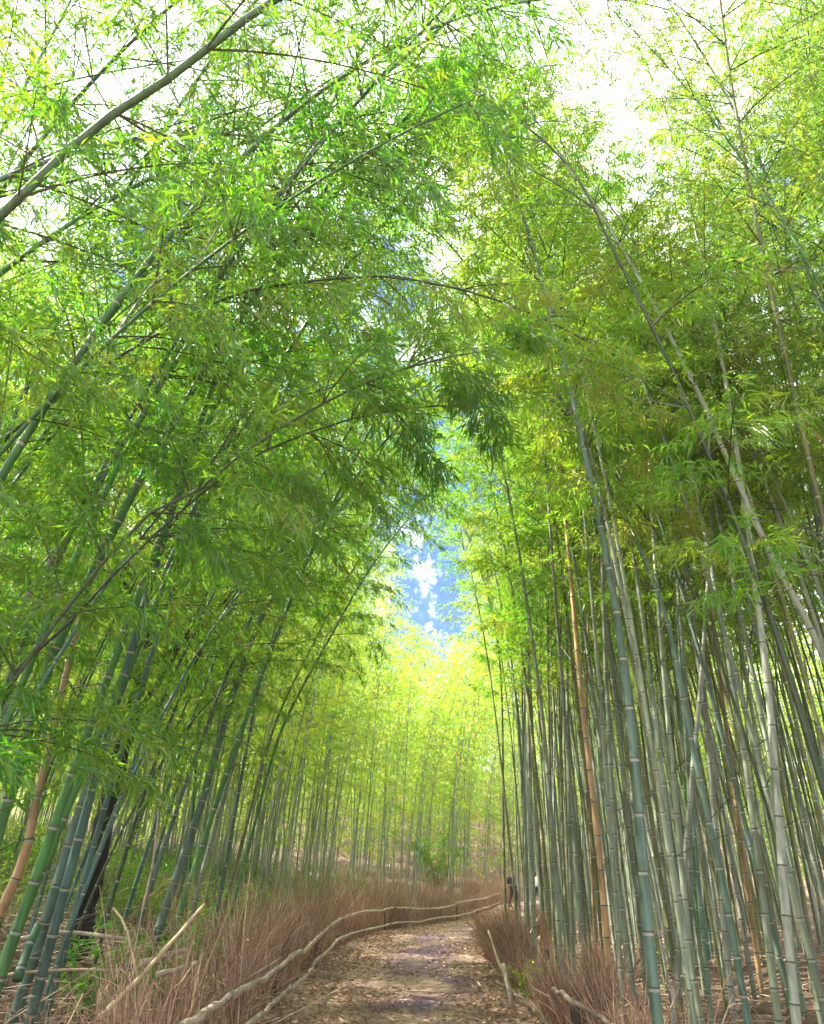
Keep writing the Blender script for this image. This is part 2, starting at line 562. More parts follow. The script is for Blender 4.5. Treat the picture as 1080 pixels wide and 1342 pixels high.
def make_path():
    m, nt, out = new_mat('leaf_strewn_path')
    L = nt.links.new
    tc = N(nt, 'ShaderNodeTexCoord')
    n1 = N(nt, 'ShaderNodeTexNoise', Scale=0.75, Detail=5.0, Roughness=0.6)
    mp = N(nt, 'ShaderNodeMapping')
    mp.inputs['Scale'].default_value = (1.0, 0.55, 1)
    L(tc.outputs['Object'], mp.inputs[0])
    L(mp.outputs[0], n1.inputs['Vector'])
    v = N(nt, 'ShaderNodeTexVoronoi', Scale=26.0)
    L(tc.outputs['Object'], v.inputs['Vector'])
    n2 = N(nt, 'ShaderNodeTexNoise', Scale=35.0, Detail=5.0, Roughness=0.7)
    L(tc.outputs['Object'], n2.inputs['Vector'])
    r1 = ramp(nt, [(0.25, (0.17, 0.095, 0.065)), (0.5, (0.38, 0.245, 0.165)), (0.75, (0.54, 0.39, 0.27))])
    L(n2.outputs['Fac'], r1.inputs[0])
    # damp, bare, purplish earth in patches
    r2 = ramp(nt, [(0.3, (0.085, 0.042, 0.075)), (0.7, (0.21, 0.12, 0.185))])
    L(n2.outputs['Fac'], r2.inputs[0])
    rm = ramp(nt, [(0.43, (0, 0, 0)), (0.56, (1, 1, 1))])
    L(n1.outputs['Fac'], rm.inputs[0])
    # the worn middle of the path
    sx = N(nt, 'ShaderNodeSeparateXYZ')
    L(tc.outputs['UV'], sx.inputs[0])
    rw = ramp(nt, [(0.28, (0, 0, 0)), (0.45, (1, 1, 1)), (0.72, (1, 1, 1)), (0.86, (0, 0, 0))])
    L(sx.outputs['X'], rw.inputs[0])
    mm = N(nt, 'ShaderNodeMath', operation='MULTIPLY')
    L(rm.outputs[0], mm.inputs[0])
    L(rw.outputs[0], mm.inputs[1])
    mx = N(nt, 'ShaderNodeMix', data_type='RGBA')
    L(mm.outputs[0], mx.inputs['Factor'])
    L(r1.outputs[0], mx.inputs['A'])
    L(r2.outputs[0], mx.inputs['B'])
    b = N(nt, 'ShaderNodeBsdfPrincipled', Roughness=0.9)
    L(mx.outputs['Result'], b.inputs['Base Color'])
    bp = N(nt, 'ShaderNodeBump', Strength=0.8, Distance=0.03)
    L(n2.outputs['Fac'], bp.inputs['Height'])
    L(bp.outputs[0], b.inputs['Normal'])
    L(b.outputs[0], out.inputs[0])
    ys = np.linspace(-40, 68, 260)
    k = 9
    t = np.linspace(0, 1, k)
    X = (xl(ys)[:, None] - 0.25) * (1 - t) + (xr(ys)[:, None] + 0.25) * t
    Z = 0.012 + 0.035 * np.sin(t * math.pi)[None] + 0 * X
    V = np.stack([X, np.repeat(ys[:, None], k, 1), Z], -1).reshape(-1, 3)
    i, j = np.meshgrid(np.arange(len(ys) - 1), np.arange(k - 1), indexing='ij')
    q = np.stack([i * k + j, i * k + j + 1, (i + 1) * k + j + 1, (i + 1) * k + j], -1).reshape(-1, 4)
    a = Acc()
    a.add(V, None, q)
    o = a.obj('path', [m], smooth=True)
    me = o.data
    uvl = me.uv_layers.new(name='UVMap')
    li = np.zeros(len(me.loops), np.int32)
    me.loops.foreach_get('vertex_index', li)
    uv = np.stack([(li % k) / (k - 1), (li // k) / len(ys)], -1).astype(np.float32)
    uvl.data.foreach_set('uv', uv.ravel())
    tag(o, kind='structure')


make_ground()
make_path()


def litter():
    # dry leaves lying on the path
    n = 95000
    y = 4 + 36 * rng.random(n) ** 1.6
    t = rng.random(n)
    edge = np.abs(t - 0.55) * 2
    patch = np.sin(y * 1.1 + 2 * np.sin(t * 5)) * np.sin(t * 9 + y * .35)
    keep = rng.random(n) < (0.06 + 0.94 * edge ** 1.2) * np.clip(.75 + .6 * patch, .1, 1)
    y, t = y[keep], t[keep]
    x = xl(y) * (1 - t) + xr(y) * t
    z = 0.017 + 0.035 * np.sin(t * math.pi) + rng.random(len(x)) * 0.012
    ang = rng.uniform(0, 6.28, len(x))
    D = np.stack([np.cos(ang), np.sin(ang), rng.normal(0, 0.22, len(x))], -1)
    a = Acc()
    leaves(a, np.stack([x, y, z], -1), D, 0.085, 0.016, rng, 0, 0.3, 0.0)
    tag(a.obj('leaf_litter', [LEAF_DRY]), kind='stuff')
    # litter and snapped twigs on the left bank and under the right stand
    a = Acc()
    for (x0, x1, y0, y1, n) in ((-9, -1.9, 3, 26, 12000), (1.8, 9, 4, 26, 8000)):
        x = rng.uniform(x0, x1, n)
        y = rng.uniform(y0, y1, n)
        z = ground_z(x, y) + 0.015 + 0.03 * rng.random(n)
        ang = rng.uniform(0, 6.28, n)
        D = np.stack([np.cos(ang), np.sin(ang), rng.normal(0.05, 0.3, n)], -1)
        leaves(a, np.stack([x, y, z], -1), D, 0.11, 0.013, rng, 0, 0.3, 0.0)
    n = 2600
    x = np.concatenate([rng.uniform(-8, -2.0, 2100), rng.uniform(1.9, 6, 500)])
    y = rng.uniform(3, 20, n)
    z = ground_z(x, y) + 0.03 + 0.16 * rng.random(n) ** 2
    ang = rng.normal(0.2, 0.9, n)
    ln = rng.uniform(0.25, 1.5, n) * rng.choice([0.6, 1.0, 1.3], n)
    D = np.stack([np.cos(ang), np.sin(ang), rng.normal(0.05, 0.2, n)], -1)
    P0 = np.stack([x, y, z], -1)
    tt = np.linspace(0, 1, 4)[None, :, None]
    bend = rng.normal(0, 0.12, (n, 1, 3))
    P = P0[:, None] + D[:, None] * ln[:, None, None] * tt + bend * (tt * (1 - tt)) * ln[:, None, None]
    P[:, :, 2] = np.maximum(P[:, :, 2], ground_z(P[:, :, 0], P[:, :, 1]) + 0.01)
    r = rng.uniform(0.003, 0.010, n)
    strands(a, P, r[:, None] * np.linspace(1, 0.4, 4)[None], 1)
    tag(a.obj('twig_and_leaf_debris', [LEAF_DRY, TWIG]), kind='stuff')


litter()


# ------------------------------------------------------------------ brushwood fences
def brush(acc, base, n, h, lean, spread, rg, rad=0.0035, forks=3, prof=None):
    """n upright dead twigs standing on base(t) points; lean = mean tilt vector"""
    k = max(3, n // 15)
    T = base(k)
    idx = rg.integers(0, k, n)
    P0 = T[idx] + rg.normal(0, .045, (n, 3)) * np.array([1, 1, 0])
    tl = rg.normal(0, .10, (k, 3)) * np.array([1, 1, 0])
    hh = h * rg.uniform(0.45, 1.05, n) * rg.uniform(.65, 1.12, k)[idx]
    if prof is not None:
        hh = hh * prof(P0)
    D = nrm(np.array([0, 0, 1.0])[None] + np.asarray(lean)[None] + tl[idx] + rg.normal(0, spread, (n, 3)) * np.array([1, 1, .2]))
    tt = np.linspace(0, 1, 4)
    bend = rg.normal(0, 0.10, (n, 3)) * np.array([1, 1, 0.3])
    P = P0[:, None] + D[:, None] * hh[:, None, None] * tt[None, :, None] + bend[:, None] * (tt ** 2)[None, :, None] * hh[:, None, None]
    r = rad * rg.choice([.7, 1.0, 1.0, 1.4, 2.4], n) * rg.uniform(0.8, 1.2, n)
    strands(acc, P, r[:, None] * np.linspace(1, 0.35, 4)[None])
    for f in range(forks):
        u = rg.uniform(0.3, 0.9, n)
        q = P0 + D * (hh * u)[:, None] + bend * (u ** 2 * hh)[:, None]
        d = nrm(D + rg.normal(0, 0.36, (n, 3)))
        l = hh * (1.1 - u) * rg.uniform(0.5, 1.1, n)
        t3 = np.linspace(0, 1, 3)
        Q = q[:, None] + d[:, None] * l[:, None, None] * t3[None, :, None] + rg.normal(0, .05, (n, 1, 3)) * (t3 ** 2)[None, :, None]
        strands(acc, Q, (r * 0.6)[:, None] * np.array([[1, .7, .35]]))


def rail(name, pts, r, parent, mat=RAIL, seed=0, wob=0.006):
    rg = np.random.default_rng(seed)
    c = Curve(pts)
    a = Acc()
    x = 0.0
    while x < c.L - .3:
        # one pole after another, each a little off the last, lapped at the joint
        e = min(c.L, x + rg.uniform(2.2, 3.6))
        s = np.arange(max(0, x - .15), e + .001, 0.16)
        p = c(s) + rg.normal(0, wob, (len(s), 3)) + rg.normal(0, .012, 3)
        taper = np.linspace(1.12, .82, len(s))
        tube(a, p, r * taper * (1 + 0.10 * (np.arange(len(s)) % 3 == 0) + rg.normal(0, 0.05, len(s))), 9)
        x = e
    return a.obj(name, [mat], parent, smooth=True)


def post(x, y, h, parent, r=0.04):
    a = Acc()
    z = float(ground_z(x, y)) - 0.2
    tube(a, [[x, y, z], [x + .005, y, z + h * .5], [x + .01, y, z + h + .2 - .015], [x + .01, y, z + h + .2]], [r, r * .97, r * .95, r * .8], 9)
    return a.obj('post', [POST], parent, smooth=False)


def left_fence():
    root = empty('brushwood_fence', (-1.8, 10, 0), label='long brushwood fence with two pale wavy rails curving along the left path edge',
                 cat='fence')
    inv = -np.array(root.location)
    rg = np.random.default_rng(5)
    ys = np.concatenate([np.linspace(2.6, 20, 700), np.linspace(20, 50, 1000)])
    line = np.stack([xl(ys), ys], -1)
    s = np.concatenate([[0], np.cumsum(np.linalg.norm(np.diff(line, axis=0), axis=1))])
    A = Acc()

    def base(n):
        u = rg.uniform(0, s[-1], n)
        x = np.interp(u, s, line[:, 0])
        y = np.interp(u, s, line[:, 1])
        off = 0.01 + np.abs(rg.normal(0, 0.32, n))
        # normal to the left of the line
        dx = np.interp(u + .3, s, line[:, 0]) - x
        dy = np.interp(u + .3, s, line[:, 1]) - y
        l = np.hypot(dx, dy) + 1e-6
        x2, y2 = x - dy / l * off, y + dx / l * off
        return np.stack([x2, y2, ground_z(x2, y2)], -1)
    hp = lambda P: np.interp(P[:, 1], [3, 4.5, 6.5, 8.5, 60], [.15, .35, .75, 1, 1]) * (1 + .30 * np.sin(P[:, 1] * 2.1) * np.sin(P[:, 1] * .83 + 1))
    brush(A, base, 5600, 1.30, (0, 0, 0), 0.17, rg, 0.0030, prof=hp)
    brush(A, base, 1700, 1.8, (0.03, 0, 0), 0.15, rg, 0.0028, prof=hp)
    # snapped twigs lodged across the brush and dry leaves caught in it
    n = 900
    Q = base(n)
    Q[:, 2] += rg.uniform(.1, .8, n)
    d = nrm(rg.normal(0, 1, (n, 3)) * np.array([1, 1, .7]))
    l = rg.uniform(.2, .7, n)
    t3 = np.linspace(-.5, .5, 4)
    strands(A, Q[:, None] + d[:, None] * l[:, None, None] * t3[None, :, None] + rg.normal(0, .03, (n, 4, 3)), np.full((n, 4), .003) * rg.uniform(.6, 1.6, (n, 1)))
    Q = base(3500)
    Q[:, 2] += rg.uniform(.02, 1.0, 3500) ** 1.5
    leaves(A, Q, rg.normal(0, 1, (3500, 3)) + [[0, 0, -.6]], .09, .008, rg, 1)
    o = A.obj('brush', [BRUSH, LEAF_DRY], root)
    o.location = inv
    o['kind'] = 'stuff'
    # rails, heights read off the photograph
    def rl(name, hs, dx, r, seed):
        yk = np.array([2.4, 5.0, 7.5, 9.6, 11.5, 12.6, 14.2, 16.3, 18.2, 20.6, 22.8, 24.6, 26.2, 27.6, 28.8, 30.6, 33, 36, 40, 45])
        x = xl(yk) + dx
        z = np.interp(yk, [2, 5.5, 12.6, 17, 22, 26, 28.6, 33, 45], hs)
        z = z + 0.022 * np.sin(yk * 1.7 + seed)
        o = rail(name, np.stack([x, yk, z], -1), r, root, seed=seed)
        o.location = inv
    rl('top_rail', [.60, .60, .57, .67, .64, .61, .53, .60, .6], 0.11, 0.030, 1)
    rl('lower_rail', [.25, .25, .24, .30, .24, .19, .2, .2, .2], 0.13, 0.026, 2)
    for y in (3.2, 6.6, 11.3, 15.9, 20.6, 26.0, 31.5, 38):
        post(float(xl(y)) - 0.10, y, 0.48, root, 0.035).location = inv
    return root


def right_fence():
    root = empty('brushwood_fence', (1.6, 8, 0), label='low broken brushwood fence with dark posts along the right path edge under the tall bamboo',
                 cat='fence')
    inv = -np.array(root.location)
    rg = np.random.default_rng(6)
    A = Acc()

    def clump(x0, x1, y0, y1):
        def b(n):
            x = rg.uniform(x0, x1, n)
            y = rg.uniform(y0, y1, n)
            return np.stack([x, y, np.zeros(n)], -1)
        return b
    tuft = lambda P: .62 + .42 * np.sin(P[:, 1] * 3.1 + 1.0) * np.sin(P[:, 1] * 1.27) + .25 * np.sin(P[:, 0] * 17)
    brush(A, clump(1.60, 2.10, 6.4, 9.6), 1300, 1.05, (-0.02, -0.02, 0), 0.24, rg, 0.0032, prof=tuft)
    brush(A, clump(1.55, 1.85, 9.4, 13.0), 700, 0.8, (-0.14, -0.08, 0), 0.26, rg, 0.0032, prof=tuft)
    brush(A, clump(1.52, 1.90, 13.0, 19.5), 2300, .95, (-0.14, 0.0, 0), 0.17, rg, 0.0032, prof=lambda P: .75 + .3 * np.sin(P[:, 1] * 2.3))
    brush(A, clump(1.62, 1.9, 2.5, 6.4), 500, 0.7, (0, 0, 0), 0.24, rg, 0.0032, prof=tuft)
    ys = np.linspace(19, 44, 400)

    def bend(n):
        y = rg.uniform(19, 44, n)
        x = xr(y) + rg.uniform(0.1, 0.5, n)
        return np.stack([x, y, ground_z(x, y)], -1)
    brush(A, bend, 2200, .85, (-.03, 0, 0), 0.10, rg, 0.0035)
    o = A.obj('brush', [BRUSH], root)
    o.location = inv
    o['kind'] = 'stuff'
    p = [at_y(725, 1297, 8.3), at_y(757, 1319, 7.4), at_y(800, 1342, 6.45)]
    d = p[2] - p[1]
    rail('top_rail', p[:2] + [p[2], p[2] + d * 2.2], 0.019, root, RAIL_DARK, seed=3).location = inv
    p = [np.array([1.22, 13.0, .14]), at_y(680, 1306, 11.4), at_y(700, 1325, 10.3), at_y(715, 1341, 9.4), np.array([1.46, 7.2, .10]), np.array([1.5, 4, .12])]
    rail('lower_rail', p, 0.021, root, RAIL_DARK, seed=4).location = inv
    for x, y, h in ((1.47, 8.2, .53), (1.52, 7.15, .50), (1.82, 12.0, .62), (1.54, 5.6, .5), (1.62, 15.2, .55), (1.56, 3.6, .5)):
        post(x, y, h, root, 0.048).location = inv


left_fence()
right_fence()


# ------------------------------------------------------------------ bamboo plants
PALETTE = {
    'grey green': (0.15, 0.185, 0.12),
    'blue green': (0.075, 0.135, 0.095),
    'olive': (0.15, 0.155, 0.05),
    'dusky teal': (0.045, 0.11, 0.085),
    'silvery': (0.215, 0.235, 0.185),
    'bright green': (0.04, 0.15, 0.025),
    'mossy green': (0.035, 0.080, 0.018),
    'dark green': (0.030, 0.050, 0.014),
    'tan': (0.30, 0.185, 0.08),
}


class Proto:
    pass


def plant_meshes(c, r0, r1, rg, crown, key=False, ringless=False):
    a, w = Acc(), Acc()
    nodes = build_culm(a, c, r0, r1, 12 if key else 9)
    mat = crown.pop('leaf', LEAF)
    build_crown(w, w, c, nodes, rg, **crown)
    p = Proto()
    p.c, p.start = c, crown.get('start', .3)
    p.me = (a.mesh('culm', [CULM, CULM if ringless else BAND, NODE], True), w.mesh('crown', [mat, BRANCH]) if w.n else None)
    return p


def place(p, loc, rz, sc, colour, label, group, tilt=(0, 0)):
    root = empty('bamboo', loc, rz, label=label, cat='bamboo', group=group)
    root.scale = (sc, sc, sc)
    root.rotation_euler = (tilt[0], tilt[1], rz)
    for me, nm in zip(p.me, ('culm', 'crown')):
        if me is None:
            continue
        o = bpy.data.objects.new(nm, me)
        COL.objects.link(o)
        o.parent = root
        if nm == 'culm':
            c = np.array(PALETTE[colour]) * rng.uniform(0.65, 1.1)
            o.color = (*c, 1)
    return root


KEY_SPOTS = []


def key_bamboo(pix, Y, dia, label, colour, top=3.0, dbend=(0.35, 0, -0.1), crown=None, seed=0, r1=0.008, ys=None, base=None):
    """a single culm traced where it stands: pix = photo points on the plane y=Y, lowest first"""
    rg = np.random.default_rng(100 + seed)
    yy = ys if ys is not None else [Y] * len(pix)
    pts = [at_y(px, py, q) for (px, py), q in zip(pix, yy)]
    d = pts[0] - pts[1]
    d = d / max(1e-6, -d[2])
    if base is not None:
        b = np.array([base[0], base[1], float(ground_z(*base)) - 0.05])
        pts = [b, b * .5 + pts[0] * .5 + (0.5 * (d * 0) )] + pts if np.linalg.norm(b - pts[0]) > 3 else [b] + pts
    else:
        # run straight on down to the ground
        p = pts[0].copy()
        k = 0
        while p[2] > float(ground_z(p[0], p[1])) - 0.05 and k < 400:
            p = p + d * 0.05
            k += 1
        if k > 2:
            pts = [p] + pts
    d = nrm(pts[-1] - pts[-2])
    db = np.asarray(dbend, float)
    p = pts[-1]
    for i in range(3):
        d = nrm(d + db * 0.5)
        p = p + d * top / 3
        pts.append(p)
    o0 = pts[0].copy()
    c = Curve(np.array(pts) - o0)
    kw = dict(start=0.45, blen=1.3, nsub=10, fan=5, twigs=5, leaf_len=0.10, leaf_w=0.0072)
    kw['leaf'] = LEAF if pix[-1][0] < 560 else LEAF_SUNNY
    if crown:
        kw.update(crown)
    pm = plant_meshes(c, dia / 2, r1, rg, kw, True, colour in ('dark green', 'mossy green'))
    KEY_SPOTS.append(o0[:2])
    return place(pm, o0, 0, 1.0, colour, label, 'tall bamboo along the path')


K = key_bamboo
# right of the path
K([(862, 1342), (846, 1180), (833, 1010), (813, 840), (787, 690)], 5.6, 0.074, 'blue-green culm tilting slightly left, standing in front of the right stand by the brush', 'blue green', 6, (-.10, 0, -.02), dict(start=.40), 1)
K([(883, 1342), (893, 1190), (908, 1007), (918, 900)], 8.6, 0.063, 'pale slim culm tilting right that crosses a left-tilting green culm behind the brush', 'silvery', 8, (-.05, 0, 0), dict(start=.5), 2)
K([(978, 1327), (952, 1180), (927, 1067), (905, 965), (870, 800), (815, 670)], 7.2, 0.063, 'green culm bowed strongly towards the path among upright stems', 'blue green', 5, (-.2, 0, -.05), dict(start=.5), 3)
K([(1100, 1100), (1067, 997), (1020, 840), (955, 660), (930, 600), (870, 460), (800, 320), (764, 245)], 4.4, 0.038, 'slim dark arching culm crossing in front of the right stand, small branches forking off', 'dark green', 2.0, (-.25, .2, -.15), dict(start=.34, blen=1.5, skip=.15), 4, .006)
K([(1100, 905), (1060, 820), (1000, 705), (935, 560), (918, 520)], 6.2, 0.069, 'thick pale culm leaning in from the edge behind the slim arching one', 'silvery', 5, (-.15, 0, -.03), dict(start=.5), 5)
K([(797, 1255), (784, 1100), (772, 1000), (759, 880), (750, 780)], 9.5, 0.083, 'dead orange-brown culm without leaves in the right stand', 'tan', 5, (0, 0, 0), dict(start=.93), 6)
K([(822, 1240), (808, 1133), (799, 980), (792, 826), (787, 680)], 9.0, 0.066, 'tall straight grey-green culm beside the dead orange one', 'grey green', 6, (-.1, 0, 0), dict(start=.5), 7)
K([(1042, 1320), (1029, 1183), (1017, 1033), (1004, 880)], 6.6, 0.073, 'thick grey culm with wide pale node bands, upright in the right stand', 'silvery', 8, (-.1, 0, 0), dict(start=.5), 8)
K([(1014, 1290), (1001, 1187), (987, 1077), (968, 940)], 7.8, 0.069, 'grey-green culm just left of the thick pale-banded one', 'grey green', 8, (-.1, 0, 0), dict(start=.5), 9)
K([(692, 1262), (687, 1100), (680, 960), (667, 850)], 16.6, 0.096, 'grey culm rising from the green sprig by the right fence', 'grey green', 7, (-.15, 0, -.05), dict(start=.45), 10)
K([(664, 1255), (660, 1100), (656, 880)], 17.8, 0.066, 'outermost slim culm of the right stand where the path bends', 'olive', 6, (-.3, 0, -.1), dict(start=.4), 11)
K([(738, 1330), (730, 1180), (720, 1040), (706, 900)], 10.8, 0.073, 'grey culm beside a dark post at the low right fence', 'grey green', 7, (-.1, 0, 0), dict(start=.45), 12)
K([(722, 1290), (717, 1170), (706, 1050), (690, 900)], 13.5, 0.079, 'olive culm with a torn brown sheath near its foot', 'olive', 7, (-.1, 0, 0), dict(start=.45), 13)
K([(905, 1330), (905, 1200), (904, 1060), (897, 880)], 8.8, 0.056, 'slim upright culm behind the pair of crossing culms', 'grey green', 8, (-.1, 0, 0), dict(start=.5), 14)
K([(960, 1320), (946, 1180), (936, 1060), (920, 900)], 9.4, 0.073, 'stout grey culm standing behind the bowed green one', 'silvery', 7, (-.1, 0, 0), dict(start=.5), 15)
K([(990, 1010), (975, 960), (955, 900), (925, 810), (890, 745)], 7.0, 0.033, 'thin dark twiggy culm leaning towards the path in the right stand', 'dark green', 3, (-.2, 0, -.05), dict(start=.6, blen=.9), 16)
# left of the path
K([(-70, 345), (0, 283), (120, 170), (200, 118), (300, 42), (360, 0)], 2.7, .046, 'thick mossy green culm slanting over the path high up, above all the others', 'mossy green', 3.0, (.2, 0, -.25), dict(start=.28, blen=1.2, skip=.1), 21, .02, base=(-4.6, 2.5))
K([(-60, 620), (0, 578), (120, 490), (260, 408), (330, 380), (480, 362), (570, 372)], 4.2, .032, 'thin dark culm bowed almost level across the path', 'dark green', 1.2, (.1, .1, -.3), dict(start=.30, blen=1.25, skip=.05, low=.8), 22, .006, base=(-5.2, 4.2))
K([(40, 950), (63, 873), (100, 793), (160, 673), (205, 590), (240, 535), (275, 475)], 5.6, .085, 'thick deep green culm leaning over from the left bank', 'bright green', 4.5, (.15, 0, -.08), dict(start=.55), 23, .02)
K([(60, 1205), (98, 1085), (126, 1000), (160, 900), (195, 810), (230, 720)], 8.0, .11, 'teal culm leaning right before a black tree trunk', 'blue green', 6, (.15, 0, -.06), dict(start=.5), 24)
K([(-20, 930), (17, 815), (67, 737), (117, 660), (150, 600)], 5.8, .07, 'slim silvery culm leaning beside the thick deep green one', 'silvery', 5, (.15, 0, -.08), dict(start=.5), 25)
K([(238, 1130), (262, 1060), (282, 990), (315, 880), (347, 800), (392, 730), (410, 700)], 11.5, .125, 'blue-green culm leaning far over the path from the left bank, lit along its length', 'blue green', 6, (.2, 0, -.12), dict(start=.55), 26)
K([(-60, 985), (0, 915), (70, 820), (133, 740), (200, 670), (262, 640), (330, 585), (440, 520)], 3.9, .030, 'thin dark green culm arching low over the bank, upper one of a parallel pair', 'dark green', 1.4, (.1, .1, -.25), dict(start=.28, blen=1.0, low=.8), 27, .005, base=(-4.2, 3.8))
K([(-60, 1000), (20, 880), (90, 817), (150, 752), (245, 663), (330, 600), (425, 560)], 4.4, .026, 'thin dark green culm arching low over the bank, lower one of a parallel pair', 'dark green', 1.2, (.1, .1, -.25), dict(start=.32, blen=1.0, low=.8), 28, .005, base=(-4.4, 4.3))
K([(22, 1150), (33, 1127), (47, 1050), (65, 980), (82, 905), (98, 838)], 7.4, .10, 'dead tan culm with pale sheaths on the left bank', 'tan', 3, (.1, 0, 0), dict(start=.9), 29)
K([(335, 1075), (352, 1010), (376, 940), (430, 840), (485, 745)], 14.5, .065, 'dark green culm leaning out where the left bank bends, slimmer than its blue-green neighbour', 'bright green', 5, (.25, 0, -.15), dict(start=.45), 30)
K([(322, 1085), (345, 1000), (368, 930), (415, 835), (460, 750)], 15.5, .065, 'olive culm leaning parallel to a dark green one over the bend', 'olive', 5, (.25, 0, -.15), dict(start=.45), 31)
K([(300, 1110), (318, 1010), (340, 900), (372, 800), (430, 690)], 13.2, .065, 'dusky slim culm close behind the blue-green leaning one', 'dusky teal', 5, (.25, 0, -.12), dict(start=.45), 32)

# shared plants: the left ones lean hard over the path, the right ones stand straighter
protoL, protoR, protoF = [], [], []
for i in range(8):
    rg = np.random.default_rng(200 + i)
    c = arch(rg.uniform(10.5, 13.5), R(rg.uniform(7, 16)), R(rg.uniform(45, 80)), 0, rg.uniform(1.6, 2.4), .06, rg)
    protoL.append(plant_meshes(c, rg.uniform(.025, .040), .006, rg, dict(start=rg.uniform(.24, .40), blen=1.85, nsub=9, fan=4, twigs=4, leaf_len=.100, leaf_w=.0072, low=.6)))
for i in range(8):
    rg = np.random.default_rng(300 + i)
    c = arch(rg.uniform(10.5, 14), R(rg.uniform(0, 5)), R(rg.uniform(25, 60)), 0, rg.uniform(2.2, 3.2), .06, rg)
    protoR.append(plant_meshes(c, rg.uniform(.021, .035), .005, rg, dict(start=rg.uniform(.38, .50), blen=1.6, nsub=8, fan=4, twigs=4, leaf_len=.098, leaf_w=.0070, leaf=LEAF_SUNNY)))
protoSL, protoSR = [], []
for i in range(6):
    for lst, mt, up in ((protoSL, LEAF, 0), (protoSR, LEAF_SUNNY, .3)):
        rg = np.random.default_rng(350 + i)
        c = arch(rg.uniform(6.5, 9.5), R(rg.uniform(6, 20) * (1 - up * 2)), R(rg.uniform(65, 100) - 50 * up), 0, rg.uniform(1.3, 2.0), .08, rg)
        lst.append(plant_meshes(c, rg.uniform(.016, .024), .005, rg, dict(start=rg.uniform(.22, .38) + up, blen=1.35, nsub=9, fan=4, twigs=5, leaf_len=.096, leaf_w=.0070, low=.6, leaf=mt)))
for i in range(10):
    rg = np.random.default_rng(400 + i)
    c = arch(rg.uniform(12, 15), R(rg.uniform(2, 9)), R(rg.uniform(25, 60)), 0, rg.uniform(2, 3), .06, rg)
    a = Acc()
    fine_ = i in (0, 1, 2, 5, 8, 9)
    nodes = build_culm(a, c, .029, .006, 6, bands=False)
    l, w = Acc(), Acc()
    build_crown(w, l, c, nodes, rg, start=(.30 if i < 5 else .08 if i < 8 else .5), skip=.1 if i < 8 else .5, blen=1.6, nsub=7 if fine_ else 5, fan=4, leaf_len=.115 if fine_ else .17, leaf_w=.009 if fine_ else .018, twigs=3 if fine_ else 2, fine=False)
    p = Proto()
    p.c, p.start = c, .3
    p.culm, p.wood, p.leaf = a, w, l
    protoF.append(p)


def poisson(fx, n, dmin, tries=12000, seed=0, seeds=()):
    rg = np.random.default_rng(seed)
    pts = [np.array(s) for s in seeds]
    k0 = len(pts)
    for _ in range(tries):
        p = fx(rg)
        if p is None:
            continue
        if not pts or np.min(np.sum((np.array(pts) - p) ** 2, 1)) > dmin ** 2:
            pts.append(p)
            if len(pts) - k0 >= n:
                break
    return pts[k0:]


# where the canopy is open to the sky: the plants that would close it are turned another way
OPEN = [(830, 175, 28, 36), (632, 585, 40, 90), (582, 775, 40, 44), (540, 290, 16, 20)]


def blocks(pr, loc, rz, sc):
    u = np.linspace(pr.start + .1, 1, 12)
    p = pr.c(u * pr.c.L) * sc
    x = p[:, 0] * math.cos(rz) - p[:, 1] * math.sin(rz) + loc[0]
    y = p[:, 0] * math.sin(rz) + p[:, 1] * math.cos(rz) + loc[1]
    z = p[:, 2] + loc[2] - EYE
    d = y * CP + z * SP
    ok = d > .5
    d = np.where(ok, d, 1)
    px, py = 540 + F * x / d, 671 - F * (z * CP - y * SP) / d
    n = 0
    for cx, cy_, rx, ry in OPEN:
        e = np.minimum(350 / d, 60)
        n += np.sum(ok & (((px - cx) / (rx + e)) ** 2 + ((py - cy_) / (ry + e)) ** 2 < 1))
    return n


def settle(pick, loc, tries=16):
    best = None
    for _ in range(tries):
        pr, rz, sc = pick()
        n = blocks(pr, loc, rz, sc)
        if best is None or n < best[0]:
            best = (n, pr, rz, sc)
        if n == 0:
            break
    return best


def zone_right(rg):
    y = rg.uniform(1.0, 34)
    x = rg.uniform(0, 1) ** 1.3 * 7.5 + 1.95
    if x < xr(y) + 0.45 or (y < 6.2 and x < 5.0):
        return None
    px = 540 + F * x / (y * CP - .1)
    if y > 7 and (665 < px < 677 or 698 < px < 706):
        return None    # the gaps through which the walkers are seen
    return np.array([x, y])


def zone_left(rg):
    y = rg.uniform(3.4, 34)
    x = -2.9 - rg.uniform(0, 1) ** 1.2 * 15
    if x > xl(y) - 1.1:
        return None
    return np.array([x, y])


def zone_bend(rg):
    y = rg.uniform(29, 66)
    x = rg.uniform(-16, 26)
    if xl(y) - 0.9 < x < xr(y) + 0.5:
        return None
    return np.array([x, y])


sites = [('R', np.array(p)) for p in ((4.0, 2.0), (4.4, 3.5), (3.9, 4.8), (3.4, 5.8), (4.9, 6.0), (5.0, 4.4), (3.6, 0.4), (5.4, 2.8), (4.6, 1.0))]
sites += [('L', np.array(p)) for p in ((-4.4, 3.6), (-3.6, 4.6), (-5.6, 3.0), (-4.2, 5.6), (-3.1, 6.4), (-3.3, 7.8), (-3.8, 2.2), (-4.6, 1.0))]
TALL = [np.array(p) for p in ((-3.2, 5.4), (-3.0, 7.0), (-3.5, 8.6), (-2.9, 9.8), (-4.4, 6.4), (-3.0, 3.6), (3.2, 6.9), (3.5, 8.2), (3.0, 9.6), (4.4, 7.2))]
sites += [('L' if p[0] < 0 else 'R', p) for p in TALL]
TALL_ID = {id(p) for p in TALL}
for p in poisson(zone_right, 430, .42, seed=1, seeds=KEY_SPOTS):
    sites.append(('R', p))
